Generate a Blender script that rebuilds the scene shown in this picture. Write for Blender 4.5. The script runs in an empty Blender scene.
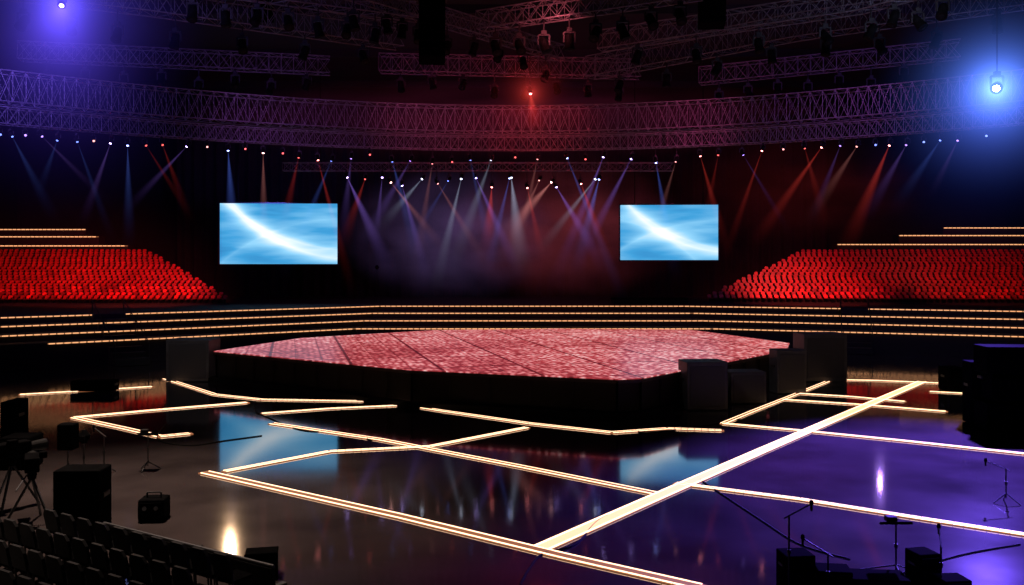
import bpy, bmesh, math, random
from mathutils import Vector, Matrix, Quaternion
random.seed(7)
S=bpy.context.scene; C=S.collection
F=887.0; H=6.0; HOR=265.0
def P(px,py,Y): return Vector(((px-512)/F*Y, Y, H-(py-HOR)/F*Y))
def G(px,py,z=0.0):
    Y=(H-z)*F/(py-HOR); return Vector(((px-512)/F*Y, Y, z))
# ---------------------------------------------------------------- materials
def mat(name, base=(.02,.02,.02), rough=.5, metal=0.0, emis=None, es=0.0, noise=0.0, nscale=3.0, ior=1.5, rnd=0):
    m=bpy.data.materials.new(name); m.use_nodes=True; nt=m.node_tree; b=nt.nodes['Principled BSDF']
    b.inputs['Base Color'].default_value=(*base,1); b.inputs['Roughness'].default_value=rough; b.inputs['Metallic'].default_value=metal; b.inputs['IOR'].default_value=ior
    if emis: b.inputs['Emission Color'].default_value=(*emis,1); b.inputs['Emission Strength'].default_value=es
    if noise:
        tc=nt.nodes.new('ShaderNodeTexCoord'); n=nt.nodes.new('ShaderNodeTexNoise'); n.inputs['Scale'].default_value=nscale; n.inputs['Detail'].default_value=5
        nt.links.new(tc.outputs['Object'],n.inputs['Vector'])
        r=nt.nodes.new('ShaderNodeMapRange'); r.inputs['To Min'].default_value=max(0,rough-noise); r.inputs['To Max'].default_value=min(1,rough+noise)
        nt.links.new(n.outputs['Fac'],r.inputs['Value']); nt.links.new(r.outputs['Result'],b.inputs['Roughness'])
        cr=nt.nodes.new('ShaderNodeValToRGB'); k=.6 if not rnd else .3
        cr.color_ramp.elements[0].color=(base[0]*k,base[1]*k,base[2]*k,1); cr.color_ramp.elements[1].color=(base[0]*1.4,base[1]*1.4,base[2]*1.4,1)
        cr.color_ramp.elements[0].position=.3; cr.color_ramp.elements[1].position=.7
        if rnd:
            oi=nt.nodes.new('ShaderNodeObjectInfo'); nt.links.new(oi.outputs['Random'],cr.inputs['Fac'])
            cr.color_ramp.elements[0].position=0; cr.color_ramp.elements[1].position=1
        else: nt.links.new(n.outputs['Fac'],cr.inputs['Fac'])
        nt.links.new(cr.outputs['Color'],b.inputs['Base Color'])
    return m
M={}
M['floor']=mat('polished_floor',(.036,.028,.027),.075,0,noise=.03,nscale=.35,ior=2.4)
M['wall']=mat('dark_wall',(.006,.0055,.007),.9,noise=.05,nscale=.8)
M['ceil']=mat('dark_ceiling',(.006,.006,.008),.9,noise=.05,nscale=.8)
M['curtain']=mat('black_velvet',(.008,.007,.008),.95,noise=.04,nscale=.6)
M['tier']=mat('tier_carpet',(.009,.008,.008),.85,noise=.1,nscale=2)
M['black']=mat('black_paint',(.004,.004,.004),.7,noise=.12,nscale=4,ior=1.15)
M['case']=mat('black_case',(.0022,.0022,.0024),.9,noise=.05,nscale=6,ior=1.04)
M['grille']=mat('speaker_grille',(.002,.002,.0022),.85,noise=.1,nscale=60,ior=1.05)
M['boxgrey']=mat('dark_grey_box',(.035,.033,.034),.6,noise=.1,nscale=3)
M['boxgrille']=mat('dark_grey_grille',(.020,.019,.020),.7,noise=.1,nscale=50)
M['skirt']=mat('stage_skirt',(.008,.006,.006),.7,noise=.1,nscale=1.5,ior=1.3)
M['metal']=mat('truss_metal',(.12,.12,.13),.6,.2,noise=.08,nscale=5)
M['dmetal']=mat('dark_metal',(.016,.016,.017),.6,.4,noise=.08,nscale=8)
M['rubber']=mat('cable_rubber',(.005,.005,.005),.85,noise=.1,nscale=10,ior=1.2)
M['seat']=mat('red_seat',(.60,.022,.018),.5,noise=.08,nscale=9,rnd=1)
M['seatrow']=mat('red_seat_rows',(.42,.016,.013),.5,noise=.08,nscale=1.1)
M['seatpan']=mat('seat_pan_dark_red',(.15,.008,.008),.6,noise=.08,nscale=9)
M['grey']=mat('grey_plastic',(.006,.006,.0065),.7,noise=.1,nscale=9,ior=1.2)
M['channel']=mat('led_channel',(.015,.011,.009),.6,0,emis=(1,.36,.15),es=.34,noise=.08,nscale=4,ior=1.2)
M['glowch']=mat('led_diffuser',(.03,.025,.02),.6,emis=(1,.60,.34),es=1.5,ior=1.2)
M['diode']=mat('led_diode',(.1,.08,.06),.5,emis=(1,.60,.36),es=3.2,ior=1.2)
M['tdiode']=mat('tier_diode',(.3,.2,.15),.4,emis=(1,.46,.20),es=1.1)
M['tdim']=mat('tier_led_base',(.1,.05,.03),.4,emis=(1,.40,.15),es=.22)
M['edge']=mat('deck_edge',(.02,.004,.004),.6)
M['bezel']=mat('screen_bezel',(.005,.005,.006),.5)
COL={'blue':(.12,.22,1),'violet':(.38,.2,1),'white':(.62,.72,1),'red':(1,.07,.05),'rose':(1,.33,.30)}
LENS={k:mat('lens_'+k,(.5,.5,.5),.2,emis=tuple(min(1,c*.8+.2) for c in v),es=10) for k,v in COL.items()}
LENSD={k:mat('lens_dim_'+k,(.5,.5,.5),.2,emis=tuple(min(1,c*.95+.05) for c in v),es=2.5) for k,v in COL.items()}
LBIG=mat('lens_bright',(.5,.5,.5),.2,emis=(.55,.75,1),es=40)
def vol_mat(name,col,mode,k,pw):
    m=bpy.data.materials.new(name); m.use_nodes=True; nt=m.node_tree; nt.nodes.clear()
    out=nt.nodes.new('ShaderNodeOutputMaterial'); e=nt.nodes.new('ShaderNodeEmission'); e.inputs['Color'].default_value=(*col,1)
    tc=nt.nodes.new('ShaderNodeTexCoord')
    def mt(op,a,b=None,clamp=False):
        n=nt.nodes.new('ShaderNodeMath'); n.operation=op; n.use_clamp=clamp
        for i,v in enumerate((a,b)):
            if v is None: continue
            if isinstance(v,(int,float)): n.inputs[i].default_value=v
            else: nt.links.new(v,n.inputs[i])
        return n.outputs[0]
    if mode=='beam':
        sp=nt.nodes.new('ShaderNodeSeparateXYZ'); nt.links.new(tc.outputs['Object'],sp.inputs[0])
        t=mt('MULTIPLY',sp.outputs['Z'],-1.0)
        a=mt('POWER',mt('SUBTRACT',1.0,t,True),pw); den=mt('POWER',mt('ADD',t,.06),1.15)
        r2=mt('ADD',mt('MULTIPLY',sp.outputs['X'],sp.outputs['X']),mt('MULTIPLY',sp.outputs['Y'],sp.outputs['Y']))
        rr=mt('DIVIDE',r2,mt('ADD',mt('MULTIPLY',t,t),.001)); soft=mt('POWER',mt('SUBTRACT',1.0,rr,True),1.8)
        v=mt('MULTIPLY',mt('MULTIPLY',mt('DIVIDE',a,den),soft),k)
    else:
        ln=nt.nodes.new('ShaderNodeVectorMath'); ln.operation='LENGTH'; nt.links.new(tc.outputs['Object'],ln.inputs[0]); r=ln.outputs['Value']
        a=mt('POWER',mt('SUBTRACT',1.0,r,True),pw)
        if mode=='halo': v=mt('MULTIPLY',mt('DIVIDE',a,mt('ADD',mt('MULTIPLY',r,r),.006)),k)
        else:
            n=nt.nodes.new('ShaderNodeTexNoise'); n.inputs['Scale'].default_value=3.0; n.inputs['Detail'].default_value=3; nt.links.new(tc.outputs['Object'],n.inputs['Vector'])
            v=mt('MULTIPLY',mt('MULTIPLY',a,mt('ADD',mt('MULTIPLY',n.outputs['Fac'],3.0),-.9)),k); v=mt('MAXIMUM',v,0.0)
    nt.links.new(v,e.inputs['Strength']); nt.links.new(e.outputs[0],out.inputs['Volume'])
    return m
BEAM={k:vol_mat('beam_'+k,v,'beam',.24,2.4) for k,v in COL.items()}
BEAMD={k:vol_mat('beam_faint_'+k,v,'beam',.12,2.4) for k,v in COL.items()}
BGLOW=vol_mat('beam_glow_blue',(.07,.12,1),'beam',.045,1.6)
BGLOW2=vol_mat('beam_glow_violet',(.13,.07,1),'beam',.05,1.6)
# ---------------------------------------------------------------- mesh builder
class MB:
    def __init__(s): s.v=[]; s.f=[]; s.m=[]
    def add(s,vs,fs,mi=0):
        o=len(s.v); s.v+=[Vector(v) for v in vs]; s.f+=[tuple(i+o for i in f) for f in fs]; s.m+=[mi]*len(fs); return s
    def box(s,c,d,rz=0,mi=0,rx=0):
        c=Vector(c); R=Matrix.Rotation(rz,3,'Z')@Matrix.Rotation(rx,3,'X')
        vs=[c+R@Vector((x*d[0]/2,y*d[1]/2,z*d[2]/2)) for x in(-1,1) for y in(-1,1) for z in(-1,1)]
        return s.add(vs,[(0,1,3,2),(4,6,7,5),(0,4,5,1),(2,3,7,6),(0,2,6,4),(1,5,7,3)],mi)
    def bar(s,a,b,w,h=None,mi=0):
        a=Vector(a);b=Vector(b);h=h or w;d=(b-a)
        if d.length<1e-6: return s
        d.normalize(); up=Vector((0,0,1)) if abs(d.z)<.95 else Vector((0,1,0))
        sx=d.cross(up).normalized(); sz=sx.cross(d)
        vs=[p+sx*(x*w/2)+sz*(z*h/2) for p in(a,b) for x in(-1,1) for z in(-1,1)]
        return s.add(vs,[(0,1,3,2),(4,6,7,5),(0,4,5,1),(2,3,7,6),(0,2,6,4),(1,5,7,3)],mi)
    def tube(s,a,b,r,r2=None,n=8,mi=0):
        a=Vector(a);b=Vector(b);r2=r if r2 is None else r2;d=(b-a).normalized(); up=Vector((0,0,1)) if abs(d.z)<.95 else Vector((0,1,0))
        sx=d.cross(up).normalized(); sz=sx.cross(d); vs=[]
        for p,q in((a,r),(b,r2)):
            for i in range(n):
                t=2*math.pi*i/n; vs.append(p+sx*math.cos(t)*q+sz*math.sin(t)*q)
        fs=[(i,(i+1)%n,n+(i+1)%n,n+i) for i in range(n)]+[tuple(range(n))[::-1],tuple(range(n,2*n))]
        return s.add(vs,fs,mi)
    def poly(s,pts,r,n=6,mi=0):
        for a,b in zip(pts,pts[1:]): s.tube(a,b,r,n=n,mi=mi)
        return s
    def prism(s,pts,z0,z1,mi=0):
        n=len(pts); vs=[(p[0],p[1],z0) for p in pts]+[(p[0],p[1],z1) for p in pts]
        return s.add(vs,[tuple(range(n))[::-1],tuple(range(n,2*n))]+[(i,(i+1)%n,n+(i+1)%n,n+i) for i in range(n)],mi)
    def lathe(s,prof,n=14,mi=0,c=(0,0,0)):
        c=Vector(c); vs=[]; fs=[]
        for r,z in prof:
            for i in range(n):
                t=2*math.pi*i/n; vs.append(c+Vector((math.cos(t)*r,math.sin(t)*r,z)))
        for k in range(len(prof)-1):
            for i in range(n): fs.append((k*n+i,k*n+(i+1)%n,(k+1)*n+(i+1)%n,(k+1)*n+i))
        fs+=[tuple(range(n))[::-1],tuple(range((len(prof)-1)*n,len(prof)*n))]
        return s.add(vs,fs,mi)
    def mesh(s,name,mats,origin=(0,0,0)):
        o=Vector(origin); me=bpy.data.meshes.new(name); me.from_pydata([v-o for v in s.v],[],s.f)
        for m in (mats if isinstance(mats,(list,tuple)) else [mats]): me.materials.append(m)
        me.polygons.foreach_set('material_index',s.m); me.update()
        b=bmesh.new(); b.from_mesh(me); bmesh.ops.recalc_face_normals(b,faces=b.faces); b.to_mesh(me); b.free()
        return me
    def build(s,name,mats,parent=None,origin=None,bevel=0):
        org=Vector(origin) if origin is not None else (Vector((0,0,0)))
        ob=bpy.data.objects.new(name,s.mesh(name,mats,org)); C.objects.link(ob)
        if parent: ob.parent=parent
        else: ob.location=org
        if bevel:
            md=ob.modifiers.new('bevel','BEVEL'); md.width=bevel; md.segments=2; md.limit_method='ANGLE'
        return ob
def tag(o,label=None,cat=None,group=None,kind=None):
    if label: o['label']=label
    if cat: o['category']=cat
    if group: o['group']=group
    if kind: o['kind']=kind
    return o
def empty(name,loc,rz=0):
    o=bpy.data.objects.new(name,None); C.objects.link(o); o.location=loc; o.rotation_euler=(0,0,rz); o.empty_display_size=.2; return o
def child(name,me,parent):
    o=bpy.data.objects.new(name,me); C.objects.link(o); o.parent=parent; return o
# ---------------------------------------------------------------- room shell
XW=53; YB=95; YF=-4; ZC=23
def st(name,mb,m): tag(mb.build(name,m),kind='structure')
st('floor',MB().box((0,(YB+YF)/2,-.1),(2*XW,YB-YF,.2)),M['floor'])
st('ceiling',MB().box((0,(YB+YF)/2,ZC+.1),(2*XW,YB-YF,.2)),M['ceil'])
st('wall_back',MB().box((0,YB+.1,ZC/2),(2*XW,.2,ZC)),M['wall'])
st('wall_front',MB().box((0,YF-.1,ZC/2),(2*XW,.2,ZC)),M['wall'])
st('wall_left',MB().box((-XW-.1,(YB+YF)/2,ZC/2),(.2,YB-YF,ZC)),M['wall'])
st('wall_right',MB().box((XW+.1,(YB+YF)/2,ZC/2),(.2,YB-YF,ZC)),M['wall'])
ZT=[2.8,2.35,1.9,1.45]
def tline(k):
    return [Vector((-52.9,39-2.4*k,0)),Vector((-10.4-.3*k,70-2.0*k,0)),Vector((13.6+.3*k,70-2.0*k,0)),Vector((52.9,56-2.3*k,0))]
st('terrace_floor',MB().prism(tline(0)+[Vector((52.9,YB-.05,0)),Vector((-52.9,YB-.05,0))],0,ZT[0]),M['tier'])
for k in(1,2,3):
    a=tline(k); b=tline(k-1); mb=MB()
    for i in range(3): mb.prism([a[i],a[i+1],b[i+1],b[i]],0,ZT[k])
    st('terrace_step',mb,M['tier'])
names=['highest','second highest','third highest','lowest']
def tier_strip(pts,z,label,group,h=.07,sp=.42,on=.33):
    t=empty('led_strip',pts[0]+Vector((0,0,z-.2))); o=t.location.copy(); base=MB(); di=MB()
    for a,b in zip(pts,pts[1:]):
        a=a.copy();b=b.copy(); a.z=b.z=z-.05; d=(b-a); L=d.length; d.normalize(); nrm=Vector((d.y,-d.x,0))
        if nrm.y>0: nrm=-nrm
        base.bar(a+nrm*.03,b+nrm*.03,.05,h*.9); n=int(L/sp)
        for i in range(n):
            p=a+d*(i*sp+.05)+nrm*.075; di.bar(p,p+d*on,.05,h)
    base.build('led_channel',M['tdim'],t,o); di.build('led_diodes',M['tdiode'],t,o)
    tag(t,label,'light strip',group)
for k in range(4):
    pts=tline(k)
    if k==3: pts=[pts[0]+(pts[1]-pts[0])*.62,pts[1],pts[2],pts[2]+(pts[3]-pts[2])*.5]
    tier_strip(pts,ZT[k],'warm dotted light strip on the %s step edge of the terrace behind the stage'%names[k],'light strips on the terrace step edges')
def stairs(u,seg,w,label):
    a=tline(0)[seg]; b=tline(0)[seg+1]; p=a+(b-a)*u; d=(b-a).normalized(); ang=math.atan2(d.y,d.x)
    t=empty('aisle_stairs',Vector((p.x,p.y,0)),ang); mb=MB()
    for i in range(9):
        z=2.8-.3*i; mb.box((0,-.45-.75*i,(z)/2+.03),(w,.75,z))
    for s in(-1,1):
        rl=MB(); rl.tube((s*w/2,-.2,3.7),(s*w/2,-6.8,1.3),.04,n=6); rl.tube((s*w/2,-.2,2.8),(s*w/2,-.2,3.7),.04,n=6); rl.tube((s*w/2,-6.6,.3),(s*w/2,-6.6,1.35),.04,n=6); rl.tube((s*w/2,-3.4,1.6),(s*w/2,-3.4,2.55),.04,n=6)
        rl.build('handrail',M['dmetal'],t)
    mb.build('steps',M['tier'],t); tag(t,label,'stairs','aisle stairs over the terrace')
stairs(.62,0,1.9,'dark aisle stairs crossing the terrace light strips on the left')
stairs(.30,2,1.9,'dark aisle stairs crossing the terrace light strips on the right')
# ---------------------------------------------------------------- seating banks
SC=.8
def seat_mb():
    mb=MB(); mb.box((0,-.02,.43),(.44,.42,.08),rx=.06,mi=2)
    pr=[(-.21,0),(.21,0),(.21,.26),(.12,.36),(-.12,.36),(-.21,.26)]; vs=[]
    for yy in(0,.07):
        for x,z in pr: vs.append((x,.20+yy+z*.22,.44+z))
    n=6; mb.add(vs,[tuple(range(n)),tuple(range(n,2*n))[::-1]]+[(i,(i+1)%n,n+(i+1)%n,n+i) for i in range(n)])
    mb.box((0,.1,.2),(.08,.3,.4),mi=1); mb.box((-.25,.02,.55),(.04,.36,.05),mi=1); mb.box((.25,.02,.55),(.04,.36,.05),mi=1)
    mb.v=[v*SC for v in mb.v]
    return mb
smb=seat_mb(); seatmesh=smb.mesh('stadium_seat',[M['seat'],M['grey'],M['seatpan']])
allseats=[]; NR=18; DR=.64; RZ=.232; PI_=.50
ordn=['front','second','third','fourth','fifth','sixth','seventh','eighth','ninth','tenth','eleventh','twelfth','thirteenth','fourteenth','fifteenth','sixteenth','seventeenth','back']
def bank(side,org,rot,edge0,edge1,outer):
    mb=MB(); R=Matrix.Rotation(rot,3,'Z')
    for r in range(NR):
        e=edge0+(edge1-edge0)*r/(NR-1); z=ZT[0]+.10+RZ*r; yy=DR*r
        u0,u1=sorted((e,outer)); c=R@Vector(((u0+u1)/2,yy,0))+org
        mb.box((c.x,c.y,(ZT[0]+z)/2),(u1-u0,DR,z-ZT[0]),rot)
        n=int(abs(outer-e)/PI_)-2; off=random.random()*PI_*.9
        for i in range(n):
            u=(e-.28-off-i*PI_) if outer<e else (e+.28+off+i*PI_)
            p=R@Vector((u,yy-.02,0))+org; px=512+F*p.x/p.y
            if -12<px<1036: allseats.append((r,p.y,Vector((p.x,p.y,z)),rot,side))
    tag(mb.build('seating_stand',M['tier'],None,(org.x,org.y,ZT[0])),'dark raked stand under the rows of red seats on the %s of the stage'%side,'seating stand')
bank('left',Vector((0,72,0)),0,-22.9,-33.7,-50)
bank('right',Vector((16,74.3,0)),math.radians(-5),0.0,10.4,33)
allseats.sort(key=lambda s:(s[0],s[1]))
for r,_,p,rot,side in allseats[:300]:
    o=bpy.data.objects.new('stadium_seat',seatmesh); C.objects.link(o); o.location=p; o.rotation_euler=(0,0,rot)
    tag(o,'red plastic stadium seat in the %s row of the %s seating stand'%(ordn[r],side),'seat','red seats in the %s row on the %s'%(ordn[r],side))
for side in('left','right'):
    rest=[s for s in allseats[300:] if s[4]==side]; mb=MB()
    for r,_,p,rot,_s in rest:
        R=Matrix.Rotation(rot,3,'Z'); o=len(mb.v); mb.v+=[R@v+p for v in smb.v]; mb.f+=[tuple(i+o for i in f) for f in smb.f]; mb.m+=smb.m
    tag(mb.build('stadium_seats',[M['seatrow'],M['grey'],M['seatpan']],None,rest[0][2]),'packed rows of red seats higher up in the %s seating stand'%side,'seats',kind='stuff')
def upper(side,y0,specs):
    for j,(x0,x1,z) in enumerate(specs):
        y=y0+1.4*j; c=Vector(((x0+x1)/2,y+.7,0)); mb=MB().box((c.x,c.y,(ZT[0]+z)/2),(abs(x1-x0),1.4,z-ZT[0]))
        tag(mb.build('upper_step',M['tier'],None,(c.x,c.y,ZT[0])),kind='structure')
        tier_strip([Vector((x0,y,0)),Vector((x1,y,0))],z,'short warm dotted light strip above the %s red seats, %s step'%(side,['lowest','middle','highest'][j]),'light strips above the %s seats'%side,h=.09)
upper('left',83.6,[(-52,-36.2,7.85),(-52,-39.6,8.75),(-52,-41.5,9.5)])
upper('right',84.6,[(31,52,8.0),(37.5,52,8.9),(42.5,52,9.7)])
mb=MB(); n=420; vs=[]
for i in range(n+1):
    x=-34+66*i/n; y=90+.22*math.sin(i*.9)+.15*math.sin(i*.37); vs+=[(x,y,ZT[0]),(x,y,20)]
mb.add(vs,[(2*i,2*i+2,2*i+3,2*i+1) for i in range(n)])
tag(mb.build('backdrop_curtain',M['curtain'],None,(0,90,ZT[0])),'tall dark pleated backdrop curtain hanging behind the two screens','curtain')
# ---------------------------------------------------------------- stage
def stage_mat():
    m=bpy.data.materials.new('stage_led'); m.use_nodes=True; nt=m.node_tree; b=nt.nodes['Principled BSDF']; L=nt.links.new
    N=lambda t:nt.nodes.new(t)
    tc=N('ShaderNodeTexCoord')
    mp=N('ShaderNodeMapping'); mp.inputs['Rotation'].default_value=(0,0,math.radians(-14)); L(tc.outputs['Object'],mp.inputs[0]); mA=mp.outputs[0]
    def brick(w,h,mo,sm,c2,mc):
        br=N('ShaderNodeTexBrick'); br.offset=0; br.inputs['Scale'].default_value=1; br.inputs['Brick Width'].default_value=w; br.inputs['Row Height'].default_value=h; br.inputs['Mortar Size'].default_value=mo; br.inputs['Mortar Smooth'].default_value=sm
        br.inputs['Color1'].default_value=(1,1,1,1); br.inputs['Color2'].default_value=(c2,c2,c2,1); br.inputs['Mortar'].default_value=(mc,mc,mc,1); L(mA,br.inputs[0]); return br.outputs['Color']
    big=brick(3.6,4.4,.09,.3,.80,.22)
    med=brick(1.2,2.2,.035,.3,.80,.45)
    vo=N('ShaderNodeTexVoronoi'); vo.inputs['Scale'].default_value=3.6; vo.inputs['Randomness'].default_value=.6; L(mA,vo.inputs['Vector'])
    no=N('ShaderNodeTexNoise'); no.inputs['Scale'].default_value=.11; no.inputs['Detail'].default_value=2; L(tc.outputs['Object'],no.inputs[0])
    n2=N('ShaderNodeTexNoise'); n2.inputs['Scale'].default_value=1.2; n2.inputs['Detail'].default_value=4; L(tc.outputs['Object'],n2.inputs[0])
    def mt(op,a,c,cl=False):
        k=N('ShaderNodeMath'); k.operation=op; k.use_clamp=cl
        for i,v in enumerate((a,c)):
            if isinstance(v,(int,float)): k.inputs[i].default_value=v
            else: L(v,k.inputs[i])
        return k.outputs[0]
    dot=mt('MAXIMUM',mt('SUBTRACT',1.9,mt('MULTIPLY',vo.outputs['Distance'],2.6)),.3)
    v=mt('MULTIPLY',mt('MULTIPLY',big,med),dot)
    v=mt('MULTIPLY',v,mt('ADD',mt('MULTIPLY',no.outputs['Fac'],1.6),.02))
    v=mt('MULTIPLY',v,mt('ADD',mt('MULTIPLY',n2.outputs['Fac'],.9),.42))
    cr=N('ShaderNodeValToRGB'); e=cr.color_ramp.elements; e[0].position=0; e[0].color=(.04,.002,.004,1); e[1].position=1; e[1].color=(1,.74,.72,1)
    x=e.new(.22); x.color=(.44,.045,.055,1); x=e.new(.58); x.color=(.86,.27,.28,1); L(v,cr.inputs[0])
    L(cr.outputs[0],b.inputs['Emission Color']); b.inputs['Emission Strength'].default_value=1.0
    b.inputs['Base Color'].default_value=(.03,.01,.01,1); b.inputs['Roughness'].default_value=.3
    return m
ZS=1.57
sp=[(213,351),(410,369.5),(618,379),(642,378),(787,350),(790,343),(690,329.5),(560,328.5),(435,330),(300,338)]
spts=[G(x,y,ZS) for x,y in sp]; cen=sum(spts,Vector())/len(spts)
def sc(k): return [Vector((cen.x+(p.x-cen.x)*k,cen.y+(p.y-cen.y)*k,0)) for p in spts]
stage=empty('stage',(cen.x,cen.y,0)); so=stage.location.copy()
MB().prism(sc(.998),ZS-.04,ZS).build('led_deck',stage_mat(),stage,so)
rim=MB(); q=sc(.998)
for i in range(len(q)): a=q[i].copy(); b=q[(i+1)%len(q)].copy(); a.z=b.z=ZS-.12; rim.bar(a,b,.06,.12)
rim.build('deck_rim',M['edge'],stage,so)
sk=MB(); sk.prism(sc(.985),0,ZS-.05)
for i in range(len(q)):
    a=sc(.99)[i]; b=sc(.99)[(i+1)%len(q)]; L=(b-a).length; nn=max(1,int(L/1.5))
    for j in range(nn+1): p=a+(b-a)*j/nn; sk.box((p.x,p.y,ZS/2-.05),(.07,.07,ZS-.16))
sk.build('skirt',M['skirt'],stage,so)
pl=MB()
for i in range(len(q)): pl.bar(sc(1.012)[i]+Vector((0,0,.12)),sc(1.012)[(i+1)%len(q)]+Vector((0,0,.12)),.3,.24)
pl.build('plinth',M['black'],stage,so)
tag(stage,'large polygonal stage with glowing pink and red tiled deck above a black skirt','stage')
# ---------------------------------------------------------------- screens
def screen_mat(name,arcs,flip=1):
    m=bpy.data.materials.new(name); m.use_nodes=True; nt=m.node_tree; nt.nodes.clear(); L=nt.links.new; N=lambda t:nt.nodes.new(t)
    out=N('ShaderNodeOutputMaterial'); e=N('ShaderNodeEmission'); L(e.outputs[0],out.inputs[0]); e.inputs[1].default_value=1.15
    tc=N('ShaderNodeTexCoord'); s=N('ShaderNodeSeparateXYZ'); L(tc.outputs['Object'],s.inputs[0])
    def mt(op,a,c=None):
        k=N('ShaderNodeMath'); k.operation=op
        for i,v in enumerate((a,c)):
            if v is None: continue
            if isinstance(v,(int,float)): k.inputs[i].default_value=v
            else: L(v,k.inputs[i])
        return k.outputs[0]
    X=s.outputs['X'];Z=s.outputs['Z']; tot=None
    for cx,cz,r,w,a,sd,hard in arcs:
        dx=mt('SUBTRACT',X,cx);dz=mt('SUBTRACT',Z,cz)
        d=mt('SUBTRACT',mt('SQRT',mt('ADD',mt('MULTIPLY',dx,dx),mt('MULTIPLY',dz,dz))),r); d=mt('MULTIPLY',d,sd)
        g=mt('MULTIPLY',mt('EXPONENT',mt('MULTIPLY',mt('MAXIMUM',d,0),-1.0/w)),mt('EXPONENT',mt('MULTIPLY',mt('MINIMUM',d,0),hard)))
        g=mt('MULTIPLY',g,a); tot=g if tot is None else mt('ADD',tot,g)
    mp=N('ShaderNodeMapping'); mp.inputs['Rotation'].default_value=(0,flip*.5,0); mp.inputs['Scale'].default_value=(.14,1,.8); L(tc.outputs['Object'],mp.inputs[0])
    n=N('ShaderNodeTexNoise'); n.inputs['Scale'].default_value=1.2; n.inputs['Detail'].default_value=3; L(mp.outputs[0],n.inputs[0])
    v=mt('ADD',tot,mt('MULTIPLY',n.outputs['Fac'],.62))
    cr=N('ShaderNodeValToRGB'); el=cr.color_ramp.elements; el[0].position=.14; el[0].color=(.012,.12,.36,1); el[1].position=1.0; el[1].color=(.90,.96,1,1)
    x=el.new(.36); x.color=(.05,.32,.64,1); x=el.new(.62); x.color=(.26,.60,.87,1); L(v,cr.inputs[0]); L(cr.outputs[0],e.inputs[0])
    return m
def screen(px0,px1,pyt,pyb,Y,rz,m,label):
    a=P(px0,pyb,Y); b=P(px1,pyt,Y); w=b.x-a.x; h=b.z-a.z; c=Vector(((a.x+b.x)/2,Y,a.z)); t=empty('led_screen',c,rz)
    MB().box((0,0,h/2),(w,.10,h)).build('display_panel',m,t)
    fr=MB(); fr.box((0,.12,h/2),(w+.2,.14,h+.2))
    for s in(-1,1): fr.box((s*(w/2+.05),0,h/2),(.1,.2,h+.2)); fr.box((0,0,h/2+s*(h/2+.05)),(w+.2,.2,.1))
    fr.build('bezel',M['bezel'],t)
    for s in(-1,1): MB().tube((s*w*.35,.1,h+.1),(s*w*.35,.1,ZC-c.z-.65),.03,n=6).build('suspension_cable',M['rubber'],t)
    tag(t,label,'screen'); return t
screen(221,337,203.5,264,74,math.radians(3),screen_mat('screen_left_picture',[(6,13,12.6,.55,.36,1,2.2),(6.5,18,16.9,.8,.30,1,3),(5.3,-11.7,15.5,.9,.20,-1,2.5),(3,9.5,8.3,.5,.18,-1,3)],-1),'larger hanging video screen showing blue and white swirls, above the left terrace')
screen(620.5,717.5,205,260,68,math.radians(-3),screen_mat('screen_right_picture',[(4.6,10.6,10.0,.5,.34,1,2.2),(6.5,15,14.4,.7,.28,1,3),(3.6,-10.2,13.2,.7,.24,-1,2.5),(-6,-8,11.3,.6,.16,1,3)],-1),'smaller hanging video screen showing blue and white swirls, right of the spotlight beams')
# ---------------------------------------------------------------- floor strips
def fstrip(pix,w,label,bright=True,rows=2):
    w*=.85; pts=[G(x,y,0) for x,y in pix]; t=empty('floor_light_strip',pts[0]); o=t.location.copy()
    base=MB(); dif=MB(); dr=[MB(),MB()]
    for a,b in zip(pts,pts[1:]):
        d=(b-a); L=d.length; d.normalize(); nr=Vector((-d.y,d.x,0)); z=Vector((0,0,.012))
        base.bar(a-d*w*.3+z,b+d*w*.3+z,w,.024); dif.bar(a+Vector((0,0,.028)),b+Vector((0,0,.028)),w*.62,.01)
        n=max(1,round(L/.24)); sp_=L/n
        for j,s in enumerate((-1,1)[:rows]):
            for i in range(n):
                p=a+d*(i*sp_)+nr*(s*w*.41)+Vector((0,0,.032)); dr[j].bar(p,p+d*sp_*.92,w*.12,.016)
    base.build('strip_base',M['channel'],t,o); dif.build('diffuser',M['glowch'] if bright else M['channel'],t,o)
    for j in range(rows): dr[j].build('diode_row',M['diode'],t,o)
    tag(t,label,'light strip','light strips laid on the arena floor')
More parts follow.
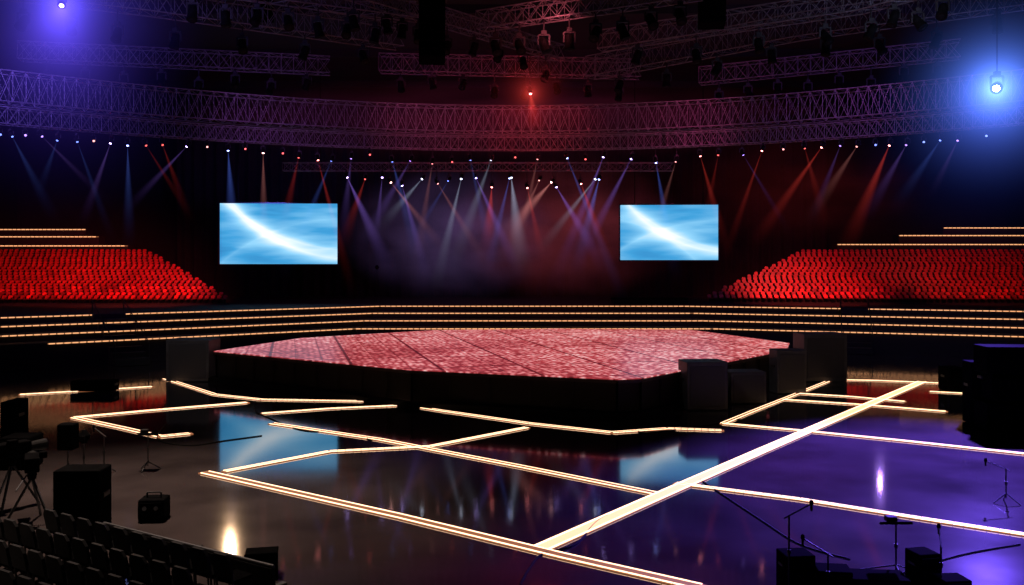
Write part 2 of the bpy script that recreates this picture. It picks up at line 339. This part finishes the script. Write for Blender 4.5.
FS=[
 ([(205,473),(400,517),(560,556),(700,588)],.38,'long warm light strip running from left of centre to the bottom edge of the floor',False),
 ([(541,549),(640,505),(760,452),(850,413),(922,382)],.52,'widest brightest light strip, running diagonally back to the right across the floor',True),
 ([(225,472),(330,452),(430,447),(527,428)],.26,'warm light strip crossing the dark floor under the left screen reflection',True),
 ([(272,424),(380,440),(520,467),(655,494)],.32,'light strip running through floor centre down to the widest strip',False),
 ([(165,379),(215,395),(262,400),(385,402),(440,411),(530,424),(612,433),(668,429),(722,431)],.30,'wavy light strip following the front of the stage',False),
 ([(74,418),(150,411),(247,403)],.34,'light strip forming the far side of the left hand corner, toward the stage',True),
 ([(74,418),(125,429),(160,437),(190,434)],.34,'short bent light strip beside the small stand on the left floor',False),
 ([(20,395),(90,391),(152,387)],.26,'short separate light strip on the far left floor',True),
 ([(262,414),(330,409),(420,405)],.24,'short light strip lying left of centre between two longer strips',True),
 ([(723,424),(800,431),(900,441),(1030,455)],.26,'light strip running right from beside the speaker boxes over the blue floor',True),
 ([(676,484),(800,500),(900,516),(1035,537)],.24,'nearest light strip on the right, crossing the violet lit floor',True),
 ([(783,400),(860,405),(946,412)],.26,'light strip at the far right floor, below two shorter strips',True),
 ([(723,424),(752,412),(800,393),(832,380)],.26,'light strip slanting back past the large speaker boxes on the right',False),
 ([(832,380),(880,381),(950,384)],.26,'farthest light strip on the right, beyond the end of the widest strip',True),
 ([(800,394),(850,397),(905,402)],.22,'short light strip second from the back on the right floor',True),
 ([(930,392),(968,394)],.22,'very short light strip near the dark speaker tower on the right',True),
]
for f in FS: fstrip(*f)
# ---------------------------------------------------------------- trusses
def truss(name,pts,wd,ht,label,r=.05,bay=1.0,cat='truss'):
    t=empty(name,pts[0]); o=t.location.copy(); chords=[MB() for _ in range(4)]; la=MB(); up=Vector((0,0,1)); sub=[]
    for a,b in zip(pts,pts[1:]):
        n=max(1,round((b-a).length/bay))
        for i in range(n): sub.append(a+(b-a)*i/n)
    sub.append(pts[-1]); cor=[]
    for i,p in enumerate(sub):
        d=(sub[min(i+1,len(sub)-1)]-sub[max(i-1,0)]).normalized(); s=d.cross(up).normalized()
        cor.append([p+s*wd/2,p-s*wd/2,p+s*wd/2+up*ht,p-s*wd/2+up*ht])
    for i in range(len(cor)-1):
        A=cor[i];B=cor[i+1]
        for j in range(4): chords[j].tube(A[j],B[j],r*1.1,n=6)
        for j,k in((0,2),(1,3)):
            la.bar(A[j],B[k],r*.85); la.bar(A[k],B[j],r*.85); la.bar(A[j],A[k],r*.85)
        for j,k in((0,1),(2,3)): la.bar(A[j] if i%2 else A[k],B[k] if i%2 else B[j],r*.9); la.bar(A[j],A[k],r*.8)
    for c in chords: c.build('chord',M['metal'],t,o)
    la.build('lattice',M['metal'],t,o); tag(t,label,cat); return t
def ringY(x): return 60-11*(x/28)**2
ring=[Vector((x,ringY(x),0)) for x in [-36+72*i/28 for i in range(29)]]
truss('ring_truss',[p+Vector((0,.0,14.95)) for p in ring],1.4,1.7,'upper curved lattice truss sweeping across the whole arena above the lights',.034,.66)
truss('ring_truss',[p+Vector((0,-.2,13.75)) for p in ring],.8,.9,'lower curved lattice truss carrying the row of small spotlights',.03,.5)
def ringat(px):
    r=(px-512)/F; a=11*r*r/784
    Y=60 if abs(a)<1e-9 else (-1+math.sqrt(1+4*a*60))/(2*a); return Vector((r*Y,Y-.2,13.75))
truss('back_truss',[Vector((-17,66,13.0)),Vector((12,66,13.0))],.6,.6,'straight lattice truss behind the stage centre carrying bright crossing spotlights',.028,.6)
RT=[([P(-60,-10,42),P(140,12,45),P(400,48,52)],1.2,1.3,'long roof truss at upper left running down toward the centre'),
([P(170,-12,42),P(420,20,48)],1.0,1.1,'short roof truss at upper left, nearest to the top edge'),
([P(590,78,58),P(800,38,50),P(1040,5,44)],1.2,1.3,'long roof truss at upper right rising to the right corner'),
([P(600,50,50),P(860,12,44),P(960,-15,40)],.9,1.0,'thinner roof truss at upper right above the longest one'),
([P(480,30,46),P(700,-2,40)],.8,.9,'roof truss crossing near the top centre'),
([P(380,72,62),P(640,78,62)],1.1,1.2,'distant level roof truss behind the curved truss in the centre'),
([P(20,60,56),P(330,74,60)],1.0,1.1,'distant dim roof truss at left behind the curved truss'),
([P(700,84,62),P(960,58,56)],1.0,1.1,'distant dim roof truss at right behind the curved truss'),
([P(330,-8,44),P(560,60,58)],.8,.9,'roof truss slanting down from the top edge toward the red spotlight')]
for a in RT: truss('roof_truss',*a,.034,.8)
for i,y in enumerate([34,46,58,70,82]):
    mb=MB(); mb.box((0,y,ZC-.3),(2*XW-.2,.3,.6)); tag(mb.build('roof_beam',M['ceil']),kind='structure')
# ---------------------------------------------------------------- stage lights
yoke=MB(); yoke.box((0,0,-.05),(.16,.12,.12)); yoke.bar((-.17,0,-.12),(.17,0,-.12),.06,.05); yoke.bar((-.17,0,-.12),(-.17,0,-.42),.05,.04); yoke.bar((.17,0,-.12),(.17,0,-.42),.05,.04)
yokeM=yoke.mesh('yoke',M['dmetal'])
headM=MB().lathe([(.06,.22),(.12,.20),(.14,.05),(.13,-.05),(.16,-.2),(.16,-.26)],12).mesh('lamp_head',M['black'])
conM=MB().lathe([(.012,-.0),(1,-1)],16)
bm_=bmesh.new(); bmesh.ops.create_icosphere(bm_,subdivisions=3,radius=1); sphv=[v.co.copy() for v in bm_.verts]; sphf=[tuple(v.index for v in f.verts) for f in bm_.faces]; bm_.free()
lensM={}; beamM={}
def gm(d,key,mk):
    if key not in d: d[key]=mk()
    return d[key]
def fixture(p,aim,col,blen,brad,level,label,group,rod=0.0,scale=1.0,bm=None,lm=None,halo=None):
    t=empty('stage_spotlight',p); t.scale=(scale,)*3; y=child('yoke',yokeM,t)
    if rod>0: MB().tube((0,0,0),(0,0,-rod),.025,n=6).build('drop_rod',M['dmetal'],t); y.location=(0,0,-rod)
    h=child('lamp_head',headM,t); h.location=(0,0,-rod-.40); h.rotation_mode='QUATERNION'; h.rotation_quaternion=Vector((0,0,-1)).rotation_difference(aim)
    lr=.09 if level>1 else .08
    lm=lm or (M['grey'] if level<0 else (LENS if level>1 else LENSD)[col])
    me=gm(lensM,lm.name,lambda:MB().lathe([(lr,-.262),(lr*.9,-.275),(.02,-.285)],12).mesh('lens',lm)); child('lens',me,h)
    bmt=bm or ((BEAM if level>1 else BEAMD)[col] if level>0 else None)
    if bmt:
        me=gm(beamM,bmt.name,lambda:conM.mesh('emissive_beam',bmt)); b=child('emissive_beam',me,h); b.location=(0,0,-.29); b.scale=(brad/scale,brad/scale,blen/scale); b['label']='self-glowing cone shaped as a visible beam in the haze'  # emissive cone imitates light scattered along the beam
    if halo:
        b=child('emissive_glow',MB().add(sphv,sphf).mesh('emissive_glow',vol_mat('halo_'+col,halo[1],'halo',halo[2],1.8)),h); b.location=(0,0,-.2); b.scale=(halo[0]/scale,)*3; b['label']='self-glowing sphere shaped as round lamp glow in the haze'  # emissive sphere imitates the lamp's glow spreading in haze
    tag(t,label,'spotlight',group); return t
def ordw(n): return '%d%s'%(n,'th' if 10<=n%100<=20 else {1:'st',2:'nd',3:'rd'}.get(n%10,'th'))
R1=[(2,6,30,'blue',0),(13,22,44,'blue',1),(27,5,12,'violet',0),(42,34,34,'violet',1),(60,-12,30,'blue',1),(78,18,52,'blue',1),(95,4,20,'rose',0),(113,-16,42,'violet',2),(129,0,52,'blue',2),(146,25,40,'red',1),
(163,14,40,'red',1),(190,-34,34,'violet',2),(208,4,20,'rose',0),(229,3,60,'blue',2),(246,3,20,'red',0),(264,0,56,'rose',2),(283,9,20,'red',0),(300,-12,50,'red',1),(318,18,70,'red',2),(333,-26,60,'blue',1),
(352,-6,50,'violet',1),(370,5,22,'red',0),(392,18,66,'blue',1),(412,-30,50,'violet',1),(433,-10,60,'rose',1),(452,5,22,'red',0),(470,13,60,'blue',1),(492,-23,62,'white',1),(515,3,20,'red',0),(538,-14,64,'rose',1),
(566,30,74,'blue',2),(585,4,22,'red',0),(604,-26,66,'violet',2),(632,-30,58,'violet',2),(655,11,60,'blue',2),(676,-15,50,'rose',1),(699,16,54,'red',2),(718,-8,42,'red',1),(741,25,40,'violet',1),(762,-20,58,'red',2),
(782,5,20,'rose',0),(803,13,44,'red',1),(822,-38,54,'red',2),(840,-15,40,'violet',1),(857,-26,40,'rose',1),(874,5,20,'blue',0),(889,-24,58,'red',2),(906,-22,40,'violet',1),(922,5,20,'blue',0),(940,-24,36,'blue',1),(957,-14,30,'violet',1),(985,-5,20,'blue',0)]
cw={'blue':'blue','violet':'violet','white':'white','red':'red','rose':'pink'}
for i,(px,dx,dy,col,lv) in enumerate(R1):
    p=ringat(px); py=265-(p.z-.6-H)/p.y*F; k=1.7 if lv else 1
    e=P(px+dx*k,py+dy*k,p.y-2.0); s=p+Vector((0,0,-.5)); d=(e-s); L=d.length*1.2; dr=(random.random()*.7 if 280<px<680 else random.random()*.3)
    fixture(p,d.normalized(),col,L,L*random.choice((.06,.085,.11)),lv,'small black spotlight with %s lens on the lower curved truss, %s from the left end'%(cw[col],ordw(i+1)),'spotlights along the curved truss',scale=.8,rod=dr)
R2=[(347,172,50,110,'violet',2),(365,180,-20,60,'red',1),(383,170,-8,76,'violet',2),(389,184,62,78,'rose',2),(402,188,24,90,'violet',2),(423,180,-46,54,'white',2),(437,186,46,76,'rose',1),(449,182,-44,74,'blue',1),(462,180,-22,92,'white',2),(475,177,38,84,'violet',2),(492,190,-5,70,'red',2),(510,172,-26,110,'blue',2),(511,172,12,105,'white',2),(527,190,16,76,'red',2),(540,182,-36,78,'rose',1),(553,184,-54,60,'rose',2),(555,190,48,80,'violet',2),(597,180,-64,82,'white',2),(580,186,28,76,'red',2),(600,180,-24,90,'blue',2)]
for i,(px,py,dx,dy,col,lv) in enumerate(R2):
    q=P(px,py,66); p=Vector((q.x,66-.3+(.6 if i%2 else 0),13.0)); rod=max(.01,13.0-q.z-.55)
    s=Vector((p.x,p.y,q.z)); e=P(px+dx,py+dy,62); d=e-s; L=d.length*random.choice((1.0,1.15,1.3))
    fixture(p,d.normalized(),col,L,L*random.choice((.08,.11,.15)),lv,'spotlight with %s beam on the straight back truss above stage, %s from its left end'%(cw[col],ordw(i+1)),'spotlights on the back truss',rod=rod,scale=.85)
k=0
for ti,(pts,wd,ht,_) in enumerate(RT):
    for s in (.08,.2,.32,.44,.56,.68,.8,.92):
        L=(len(pts)-1)*s; i=int(L); p=pts[i]+(pts[i+1]-pts[i])*(L-i)
        px=512+F*p.x/p.y; py=265-(p.z-1-H)/p.y*F
        if not(5<px<1020 and py>4): continue
        k+=1; a=Vector((random.uniform(-.5,.5),random.uniform(-.8,.1),-1)).normalized()
        fixture(p,a,'red',1,1,-1,'unlit black spotlight hanging under the roof trusses, %s one counted from the upper left'%ordw(k),'unlit roof spotlights',rod=random.random()*.4,scale=1.6)
pb=P(997,72,44)
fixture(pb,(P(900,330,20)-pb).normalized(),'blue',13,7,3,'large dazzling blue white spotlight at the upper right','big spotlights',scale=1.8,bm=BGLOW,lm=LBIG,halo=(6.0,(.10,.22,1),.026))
pl_=P(62,-8,42)
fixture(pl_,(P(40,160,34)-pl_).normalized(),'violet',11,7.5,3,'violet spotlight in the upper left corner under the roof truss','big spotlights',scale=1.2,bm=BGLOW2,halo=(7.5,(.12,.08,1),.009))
p5=P(530,84,59.2)
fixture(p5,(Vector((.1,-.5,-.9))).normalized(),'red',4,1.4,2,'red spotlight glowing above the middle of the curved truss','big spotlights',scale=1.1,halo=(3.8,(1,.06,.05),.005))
for p,l in((pb,'dark drop pole holding the large blue white spotlight'),(p5,'thin drop pole holding the red spotlight above centre')):
    tag(MB().tube((p.x,p.y,p.z),(p.x,p.y,ZC-.02),.04,n=8).build('lamp_pole',M['dmetal'],None,(p.x,p.y,p.z)),l,'pole')
def haze(px,py,Y,rx,ry,rz,col,k,label):
    p=P(px,py,Y); o=bpy.data.objects.new('stage_haze',MB().add(sphv,sphf).mesh('stage_haze',vol_mat('haze',col,'haze',k,1.3))); C.objects.link(o); o.location=p; o.scale=(rx,ry,rz)  # volume emits its own colour, imitating haze lit by stage lights
    tag(o,label,'haze',kind='stuff')
haze(450,232,83.5,11,4.2,7,(.36,.20,.62),.046,'self-glowing violet haze hanging in front of the curtain, left of centre')
haze(565,228,83.5,12,4.2,7.5,(.80,.11,.16),.044,'self-glowing red haze hanging in front of the curtain, beside the right screen')
haze(800,190,83.5,13,3.6,6,(1,.07,.08),.008,'dull self-glowing red haze above the right seats')
haze(510,118,75,30,3.5,3.8,(.75,.07,.22),.020,'self-glowing red and purple haze behind the middle of the curved truss')
# ---------------------------------------------------------------- line arrays
def line_array(p,n,label,rz=0):
    t=empty('line_array_speaker',p,rz); MB().tube((0,0,0),(0,0,ZC-p.z-.02),.05,n=6).build('hoist_chain',M['dmetal'],t); MB().box((0,0,-.06),(1.5,.8,.12)).build('fly_frame',M['dmetal'],t)
    y=0;z=-.35;a=0
    for i in range(n):
        c=MB().box((0,y,z),(1.3,.8,.40),rx=-a); o=c.build('cabinet',M['case'],t,bevel=.03)
        MB().box((0,y-.41*math.cos(a),z+.41*math.sin(a)),(1.15,.03,.32),rx=-a).build('grille',M['grille'],o)
        a+=.06; z-=.43*math.cos(a); y+=.43*math.sin(a)*.6
    tag(t,label,'speaker')
line_array(P(432,-2,44),7,'curved column of black hanging speakers left of centre near the ceiling',.1)
line_array(P(712,-20,44),5,'shorter curved column of hanging black speakers right of centre',-.1)
line_array(P(262,-12,52),4,'small hanging black speaker column at upper left between roof trusses',.2)
# ---------------------------------------------------------------- speaker boxes
def cab(px0,px1,pyt,pyb,dep,label,rz=0,split=1,name='speaker_cabinet',grey=False):
    Y=H*F/(pyb-HOR); x0=(px0-512)/F*Y; x1=(px1-512)/F*Y; h=(pyb-pyt)/F*Y; w=x1-x0
    t=empty(name,((x0+x1)/2,Y+dep/2,0),rz); body=MB()
    for k in range(split): body.box(((.12 if k%2 else 0),0,h*(k+.5)/split+.01),(w-.22*(k%2),dep-.3*(k%2),h/split-.02))
    body.build('body',M['boxgrey' if grey else 'case'],t,bevel=.04)
    for k in range(split): MB().box((0,-dep/2-.015,h*(k+.5)/split),(w*.86,.04,h/split*.82)).build('grille',M['boxgrille' if grey else 'grille'],t,bevel=.015)
    for s in(-1,1): MB().box((s*(w/2),0,h*.62),(.05,.35,.1)).build('side_handle',M['dmetal'],t)
    tag(t,label,'speaker'); return t
cab(685,727,362,411,1.3,'tall dark grey speaker box at the right front corner of the stage',.1,grey=True)
cab(729,766,372,404,1.2,'lower dark grey speaker box between the two taller ones right of the stage',.1,grey=True)
cab(775,806,350,394,.9,'narrow dark grey speaker box third along the right edge of the stage',.15,grey=True)
cab(803,847,334,382,1.6,'largest dark grey speaker box beyond the right end of the stage',.05,grey=True)
cab(166,210,340,382,1.6,'wide dark grey speaker box at the left end of the stage',-.05,grey=True)
cab(990,1045,347,432,1.2,'big black speaker tower at the right edge of the floor',-.1,split=3)
cab(972,988,362,425,.8,'slim black speaker box against the left side of the big tower',-.1)
cab(948,966,368,392,1.0,'smaller black speaker box left of the big tower on the far right',0)
cab(0,13,402,441,1.0,'narrow black box at the far left edge of the floor',0)
cab(52,98,471,541,.7,'black speaker box standing on the near left floor',.05)
cab(-2,28,438,470,.9,'black box behind the camera tripods at the left edge',.05)
cab(70,112,381,392,.8,'low wide black box on the far left floor beyond the light strip',0)
t=empty('stage_monitor',G(149,522)+Vector((0,.3,0)),.1)
MB().prism([(-.3,-.28),(.3,-.28),(.3,.28),(-.3,.28)],.0,.5).build('body',M['case'],t,bevel=.04)
MB().box((0,-.3,.26),(.5,.03,.36)).build('grille',M['grille'],t)
MB().poly([(-.16,0,.5),(-.16,0,.62),(.16,0,.62),(.16,0,.5)],.02).build('carry_handle',M['dmetal'],t)
for s in(-1,1): MB().tube((s*.13,-.335,.32),(s*.13,-.315,.32),.05,n=12).build('knob',M['metal'],t)
tag(t,'small black amplifier with carrying handle on the near left floor','amplifier')
# ---------------------------------------------------------------- stands
def stand(p,h,label,kind='mic',rz=0,spread=.35,cat='stand',name='microphone_stand'):
    t=empty(name,p,rz); MB().tube((0,0,.12),(0,0,h),.018,n=8).build('pole',M['dmetal'],t)
    for i in range(3):
        a=i*2.094+.4; MB().tube((0,0,.25),(math.cos(a)*spread,math.sin(a)*spread,.015),.016,n=6).build('leg',M['dmetal'],t)
    MB().lathe([(.035,h*.55),(.035,h*.55+.08)],8).build('clutch',M['dmetal'],t)
    if kind=='mic':
        MB().tube((-.1,0,h-.03),(.45,0,h+.18),.014,n=6).build('boom',M['dmetal'],t)
        MB().lathe([(.02,-.1),(.025,0),(.04,.03),(.035,.08),(.01,.1)],10,c=(.47,0,h+.16)).build('microphone',M['case'],t)
    elif kind=='lamp':
        MB().lathe([(.08,-.12),(.16,0),(.17,.1),(.06,.24)],12,c=(0,0,h+.05)).build('lamp_head',M['case'],t)
        MB().box((0,-.16,h+.08),(.2,.02,.14)).build('lens',M['grey'],t)
    elif kind=='desk':
        MB().box((0,0,h),(.5,.35,.05),rx=-.3).build('tray',M['case'],t,bevel=.01); MB().box((-.1,0,h+.09),(.2,.18,.1)).build('control_box',M['grey'],t,bevel=.02)
    elif kind=='speaker':
        MB().box((0,0,h+.35),(.42,.4,.7)).build('speaker_box',M['case'],t,bevel=.03)
    tag(t,label,cat); return t
stand(G(148,470),1.05,'thin stand with a small tray and control box on the left floor','desk',name='equipment_stand')
stand(G(104,474),1.1,'thin dark microphone stand left of the tray stand','mic',2.6)
stand(G(84,482),1.15,'dark lamp stand behind the near left speaker box','lamp',name='lamp_stand')
stand(G(68,486),1.0,'stand with small box speaker behind the near left speaker box','speaker',name='speaker_stand')
stand(G(1006,503),.85,'microphone stand alone on the violet floor at the right','mic',2.9)
stand(G(789,600),1.5,'microphone stand rising from the bottom edge, right of centre','mic',.3)
stand(G(896,578),1.05,'tripod stand with tray at the bottom right','desk',spread=.7,name='equipment_stand')
stand(G(941,594),.9,'short microphone stand at the lower right bottom edge','mic',1.2)
stand(G(828,602),.85,'microphone stand with boom turned left above the bottom right cases','mic',2.4)
q=P(377,300,76); stand(Vector((q.x,76,ZT[0])),2.9,'tall lamp stand on the terrace right of the left screen','lamp',name='lamp_stand')
def camera_tripod(p,rz,label,s=1):
    t=empty('video_camera_tripod',p,rz); t.scale=(s,s,s)
    for i in range(3):
        a=i*2.094+.2; MB().tube((0,0,1.0),(math.cos(a)*.55,math.sin(a)*.55,.02),.03,n=6).build('leg',M['dmetal'],t)
    MB().lathe([(.08,.95),(.1,1.05),(.07,1.15)],10).build('tripod_head',M['case'],t)
    cb=MB().box((0,0,1.32),(.3,.75,.32)).build('camera_body',M['case'],t,bevel=.03)
    MB().tube((0,-.38,1.32),(0,-.75,1.32),.1,.13,n=14).build('lens_barrel',M['black'],cb)
    MB().box((-.22,.1,1.5),(.16,.2,.14)).build('viewfinder',M['case'],cb,bevel=.02)
    MB().tube((.1,.2,1.1),(.3,1.0,.95),.018,n=6).build('pan_handle',M['dmetal'],t); tag(t,label,'camera')
camera_tripod(G(32,522),.5+math.pi,'dark video camera on a tripod at the left edge, nearer one',1.05)
camera_tripod(G(12,508),-.6+math.pi,'dark video camera on a tripod at the left edge, farther one',1.1)
def chair_proto():
    b=MB(); pr=[(-.22,0),(.22,0),(.23,.34),(.15,.45),(-.15,.45),(-.23,.34)]; vs=[(x,.21+yy+z*.2,.5+z) for yy in(0,.06) for x,z in pr]
    b.add(vs,[tuple(range(6)),tuple(range(6,12))[::-1]]+[(i,(i+1)%6,6+(i+1)%6,6+i) for i in range(6)])
    out=[('seat',MB().box((0,0,.45),(.45,.43,.06)).mesh('seat',M['case'])),('backrest',b.mesh('backrest',M['grey']))]
    for sx in(-1,1):
        out.append(('leg',MB().tube((sx*.21,.24,.6),(sx*.21,.2,.0),.018,n=6).mesh('leg',M['dmetal']))); out.append(('leg',MB().tube((sx*.2,-.18,.44),(sx*.2,-.2,.0),.018,n=6).mesh('leg',M['dmetal'])))
    return out
chair_parts=chair_proto()
def chair(p,rz,label):
    t=empty('audience_chair',p,rz)
    for n_,me in chair_parts: child(n_,me,t)
    tag(t,label,'chair','dark audience chairs at the near left')
a0=G(104,545); a1=G(266,590); dv=(a1-a0).normalized(); nv=Vector((dv.y,-dv.x,0)); nv=nv if nv.y<0 else -nv
ang=math.atan2(dv.y,dv.x)
rown=['first','second','third','fourth']
for r in range(4):
    c=0
    for i in range(-8,9):
        p=a0+dv*(i*.58+.3)+nv*(.7+r*.82)
        px=512+F*p.x/p.y; pyb=265+F*(H-.95)/p.y
        if px<2 or pyb>584 or (px<115 and p.y>18.7) : continue
        c+=1; chair(Vector((p.x,p.y,0)),ang+math.pi,'dark audience chair in the %s row behind the low barrier, %s from the left'%(rown[r],ordw(c)))
t=empty('low_barrier',a0,ang); LB=(a1-a0).length+.2
MB().box((LB/2,0,.22),(LB,.10,.44)).build('panel',M['black'],t,bevel=.01)
MB().tube((0,0,.47),(LB,0,.47),.035,n=8).build('top_rail',M['dmetal'],t)
for i in range(4): MB().box((.1+i*(LB-.2)/3,.12,.03),(.12,.5,.06)).build('foot',M['dmetal'],t)
tag(t,'low black barrier in front of the near left chairs','barrier')
t=empty('flight_case',G(249,583)+Vector((.1,.5,0)),.2)
MB().box((0,0,.2),(.6,.4,.4)).build('body',M['case'],t,bevel=.02); MB().box((0,0,.43),(.62,.42,.06)).build('lid',M['case'],t,bevel=.02); MB().bar((-.1,-.22,.3),(.1,-.22,.3),.03).build('latch',M['dmetal'],t)
tag(t,'black equipment case at the right end of the low barrier','case')
for k,(x,y,w,l) in enumerate([(180,549,.45,'longer'),(196,556,.3,'shorter')]):
    g=G(x,y); mb=MB().add([g+Vector(v) for v in [(-w,-.15,0),(w,-.15,0),(w,.15,0),(-w,.15,0),(-w,-.06,.07),(w,-.06,.07),(w,.06,.07),(-w,.06,.07)]],[(3,2,1,0),(4,5,6,7),(0,1,5,4),(2,3,7,6),(1,2,6,5),(3,0,4,7)])
    tag(mb.build('cable_ramp',M['grey'],None,g),'%s flat dark cable ramp on the floor near the bottom left'%l,'cable ramp','cable ramps')
def rack(px,py,w,d,h,label,rz=0):
    g=G(px,py); t=empty('equipment_case',g+Vector((0,d/2,0)),rz)
    MB().box((0,0,h/2),(w,d,h)).build('body',M['case'],t,bevel=.02)
    for k in range(3): MB().box((0,-d/2-.01,h*(.2+.3*k)),(w*.85,.02,h*.2)).build('rack_panel',M['grey'],t)
    for sx in(-1,1): MB().bar((sx*w/2,-.1,h*.7),(sx*w/2,.1,h*.7),.04).build('side_handle',M['dmetal'],t)
    tag(t,label,'case')
rack(800,596,.55,.5,.72,'black equipment case at the bottom edge beside the microphone stand',.1)
rack(838,600,.6,.5,.5,'second black equipment case right of the one beside the microphone stand',-.15)
rack(884,604,1.0,.6,.42,'long low black equipment case between the stands at the lower right',-.1)
rack(928,594,.42,.45,.72,'upright black equipment case at the lower right beside the tripod',.2)
rack(958,604,.5,.45,.40,'low black equipment case at the right end of the bottom right cluster',.1)
a=P(615,304,73)
t=empty('low_riser',Vector((a.x+2.9,73.5,ZT[0])))
MB().box((0,0,.42),(6.2,1.6,.12)).build('riser_deck',M['case'],t)
for sx in(-1,0,1):
    for sy in(-1,1): MB().box((sx*3,sy*.7,.18),(.1,.1,.36)).build('leg',M['dmetal'],t)
MB().box((0,-.78,.2),(6.1,.03,.36)).build('valance',M['black'],t)
tag(t,'long low dark riser on the terrace under the right screen','riser')
def cable(pix,label,r=.018):
    pts=[G(x,y) for x,y in pix]; o=pts[0].copy(); out=[]
    for i in range(len(pts)-1):
        p0=pts[max(i-1,0)];p1=pts[i];p2=pts[i+1];p3=pts[min(i+2,len(pts)-1)]
        for k in range(8):
            s=k/8; out.append(.5*((2*p1)+(p2-p0)*s+(2*p0-5*p1+4*p2-p3)*s*s+(3*p1-p0-3*p2+p3)*s**3)+Vector((0,0,r)))
    out.append(pts[-1]+Vector((0,0,r)))
    tag(MB().poly(out,r).build('cable',M['rubber'],None,o),label,'cable')
cable([(165,425),(158,440),(190,446),(225,441),(262,436)],'black cable on the floor beside the bent light strip at left')
cable([(255,412),(300,430),(345,432),(372,441)],'thin black cable winding across the left floor under the wavy strip')
cable([(640,500),(600,520),(575,545),(540,556),(520,585)],'black cable curling beside the near end of the widest strip')
cable([(700,480),(760,520),(800,545),(850,560)],'black cable trailing over the blue floor toward the bottom right cases')
cable([(1020,545),(960,556),(900,575),(880,590)],'black cable at the lower right corner')
cable([(600,423),(640,432),(690,428),(740,419)],'black cable along the foot of the stage front corner')
# ---------------------------------------------------------------- lighting
def spot(loc,tgt,col,e,ang,blend=.8,rad=.3):
    l=bpy.data.lights.new('spot','SPOT'); l.energy=e; l.color=col; l.spot_size=math.radians(ang); l.spot_blend=blend; l.shadow_soft_size=rad
    o=bpy.data.objects.new('spot_lamp',l); C.objects.link(o); o.location=loc; d=Vector(tgt)-Vector(loc); o.rotation_euler=d.to_track_quat('-Z','Y').to_euler(); return o
spot((-22,60,12.6),(-33,75,4),(1,.09,.07),22000,56,1)
spot((-34,60,12.6),(-42,78,6),(1,.09,.07),7000,56,1)
spot((21,61,12.6),(25,75,4),(1,.09,.07),19000,50,1)
spot((34,59,12.6),(39,76,6),(1,.09,.07),8000,50,1)
spot(pb+Vector((-.9,-.9,-1.4)),G(915,462),(.17,.085,1),400000,36,1)
spot((17,19,20),G(960,530),(.18,.11,1),45000,34,1)  # added violet wash for the right floor, no fixture here
spot(Vector(((880-512)/F*78,78,13.1)),G(880,482),(.5,.26,1),160,40,1,.14)  # unseen violet lamp, added only for its highlight on the floor
spot(Vector(((235-512)/F*58,57,12.4)),G(235,520),(1,.62,.34),1500,36,1,.08)
spot((-12,27,21),(-9.8,21.8,0),(1,.74,.60),40000,50,1)  # added warm wash for the left floor, no fixture here
spot((-3,30,16),(14,44,1.5),(.8,.75,.8),2200,50,1); spot((-12,32,15),(-17.5,48,1.2),(.8,.75,.8),3000,26,1)
for x,y,z,tx,ty,tz,c,e,an in[(-28,44,17,-28,52,15.5,(.25,.13,1),2600,120),(-15,50,15,-14,58,15.5,(.5,.13,.8),1000,120),(-6,54,17,-5,60,16,(.9,.10,.3),850,120),(2,54.5,17,1,60,16,(1,.05,.07),2200,120),(11,53,15,11,59,15.5,(.9,.08,.3),900,120),(19,48,17,20,56,15.8,(.55,.10,.7),1000,120),(28,42,17,28,50,15.5,(.25,.16,1),2200,120)]:  # unseen lights added to colour the curved trusses
    spot((x,y,z),(tx,ty,tz),c,e,an,1,.25)
spot((-16,36,18),(-14,48,20.5),(.3,.2,.8),1100,110,1); spot((18,36,18),(16,48,20.5),(.45,.45,.75),1000,110,1); spot((2,42,17.5),(2,54,20),(1,.15,.2),500,120,1)  # unseen lights added to colour the roof trusses
spot((-20,70,11),(-26,94,13),(.12,.10,.8),2500,90,1); spot((24,70,12),(24,94,11),(.9,.05,.08),1800,90,1)  # unseen blue and red washes added on the rear wall, replacing haze
w=bpy.data.worlds.new('World'); S.world=w; w.use_nodes=True; w.node_tree.nodes['Background'].inputs[0].default_value=(.25,.2,.4,1); w.node_tree.nodes['Background'].inputs[1].default_value=.003
cd=bpy.data.cameras.new('camera'); cd.sensor_width=36; cd.lens=F/1024*36; cd.shift_y=-(292.5-HOR)/1024; cd.clip_end=300
co=bpy.data.objects.new('camera',cd); C.objects.link(co); co.location=(0,0,H); co.rotation_euler=(math.pi/2,0,0); S.camera=co
S.view_settings.view_transform='Standard'
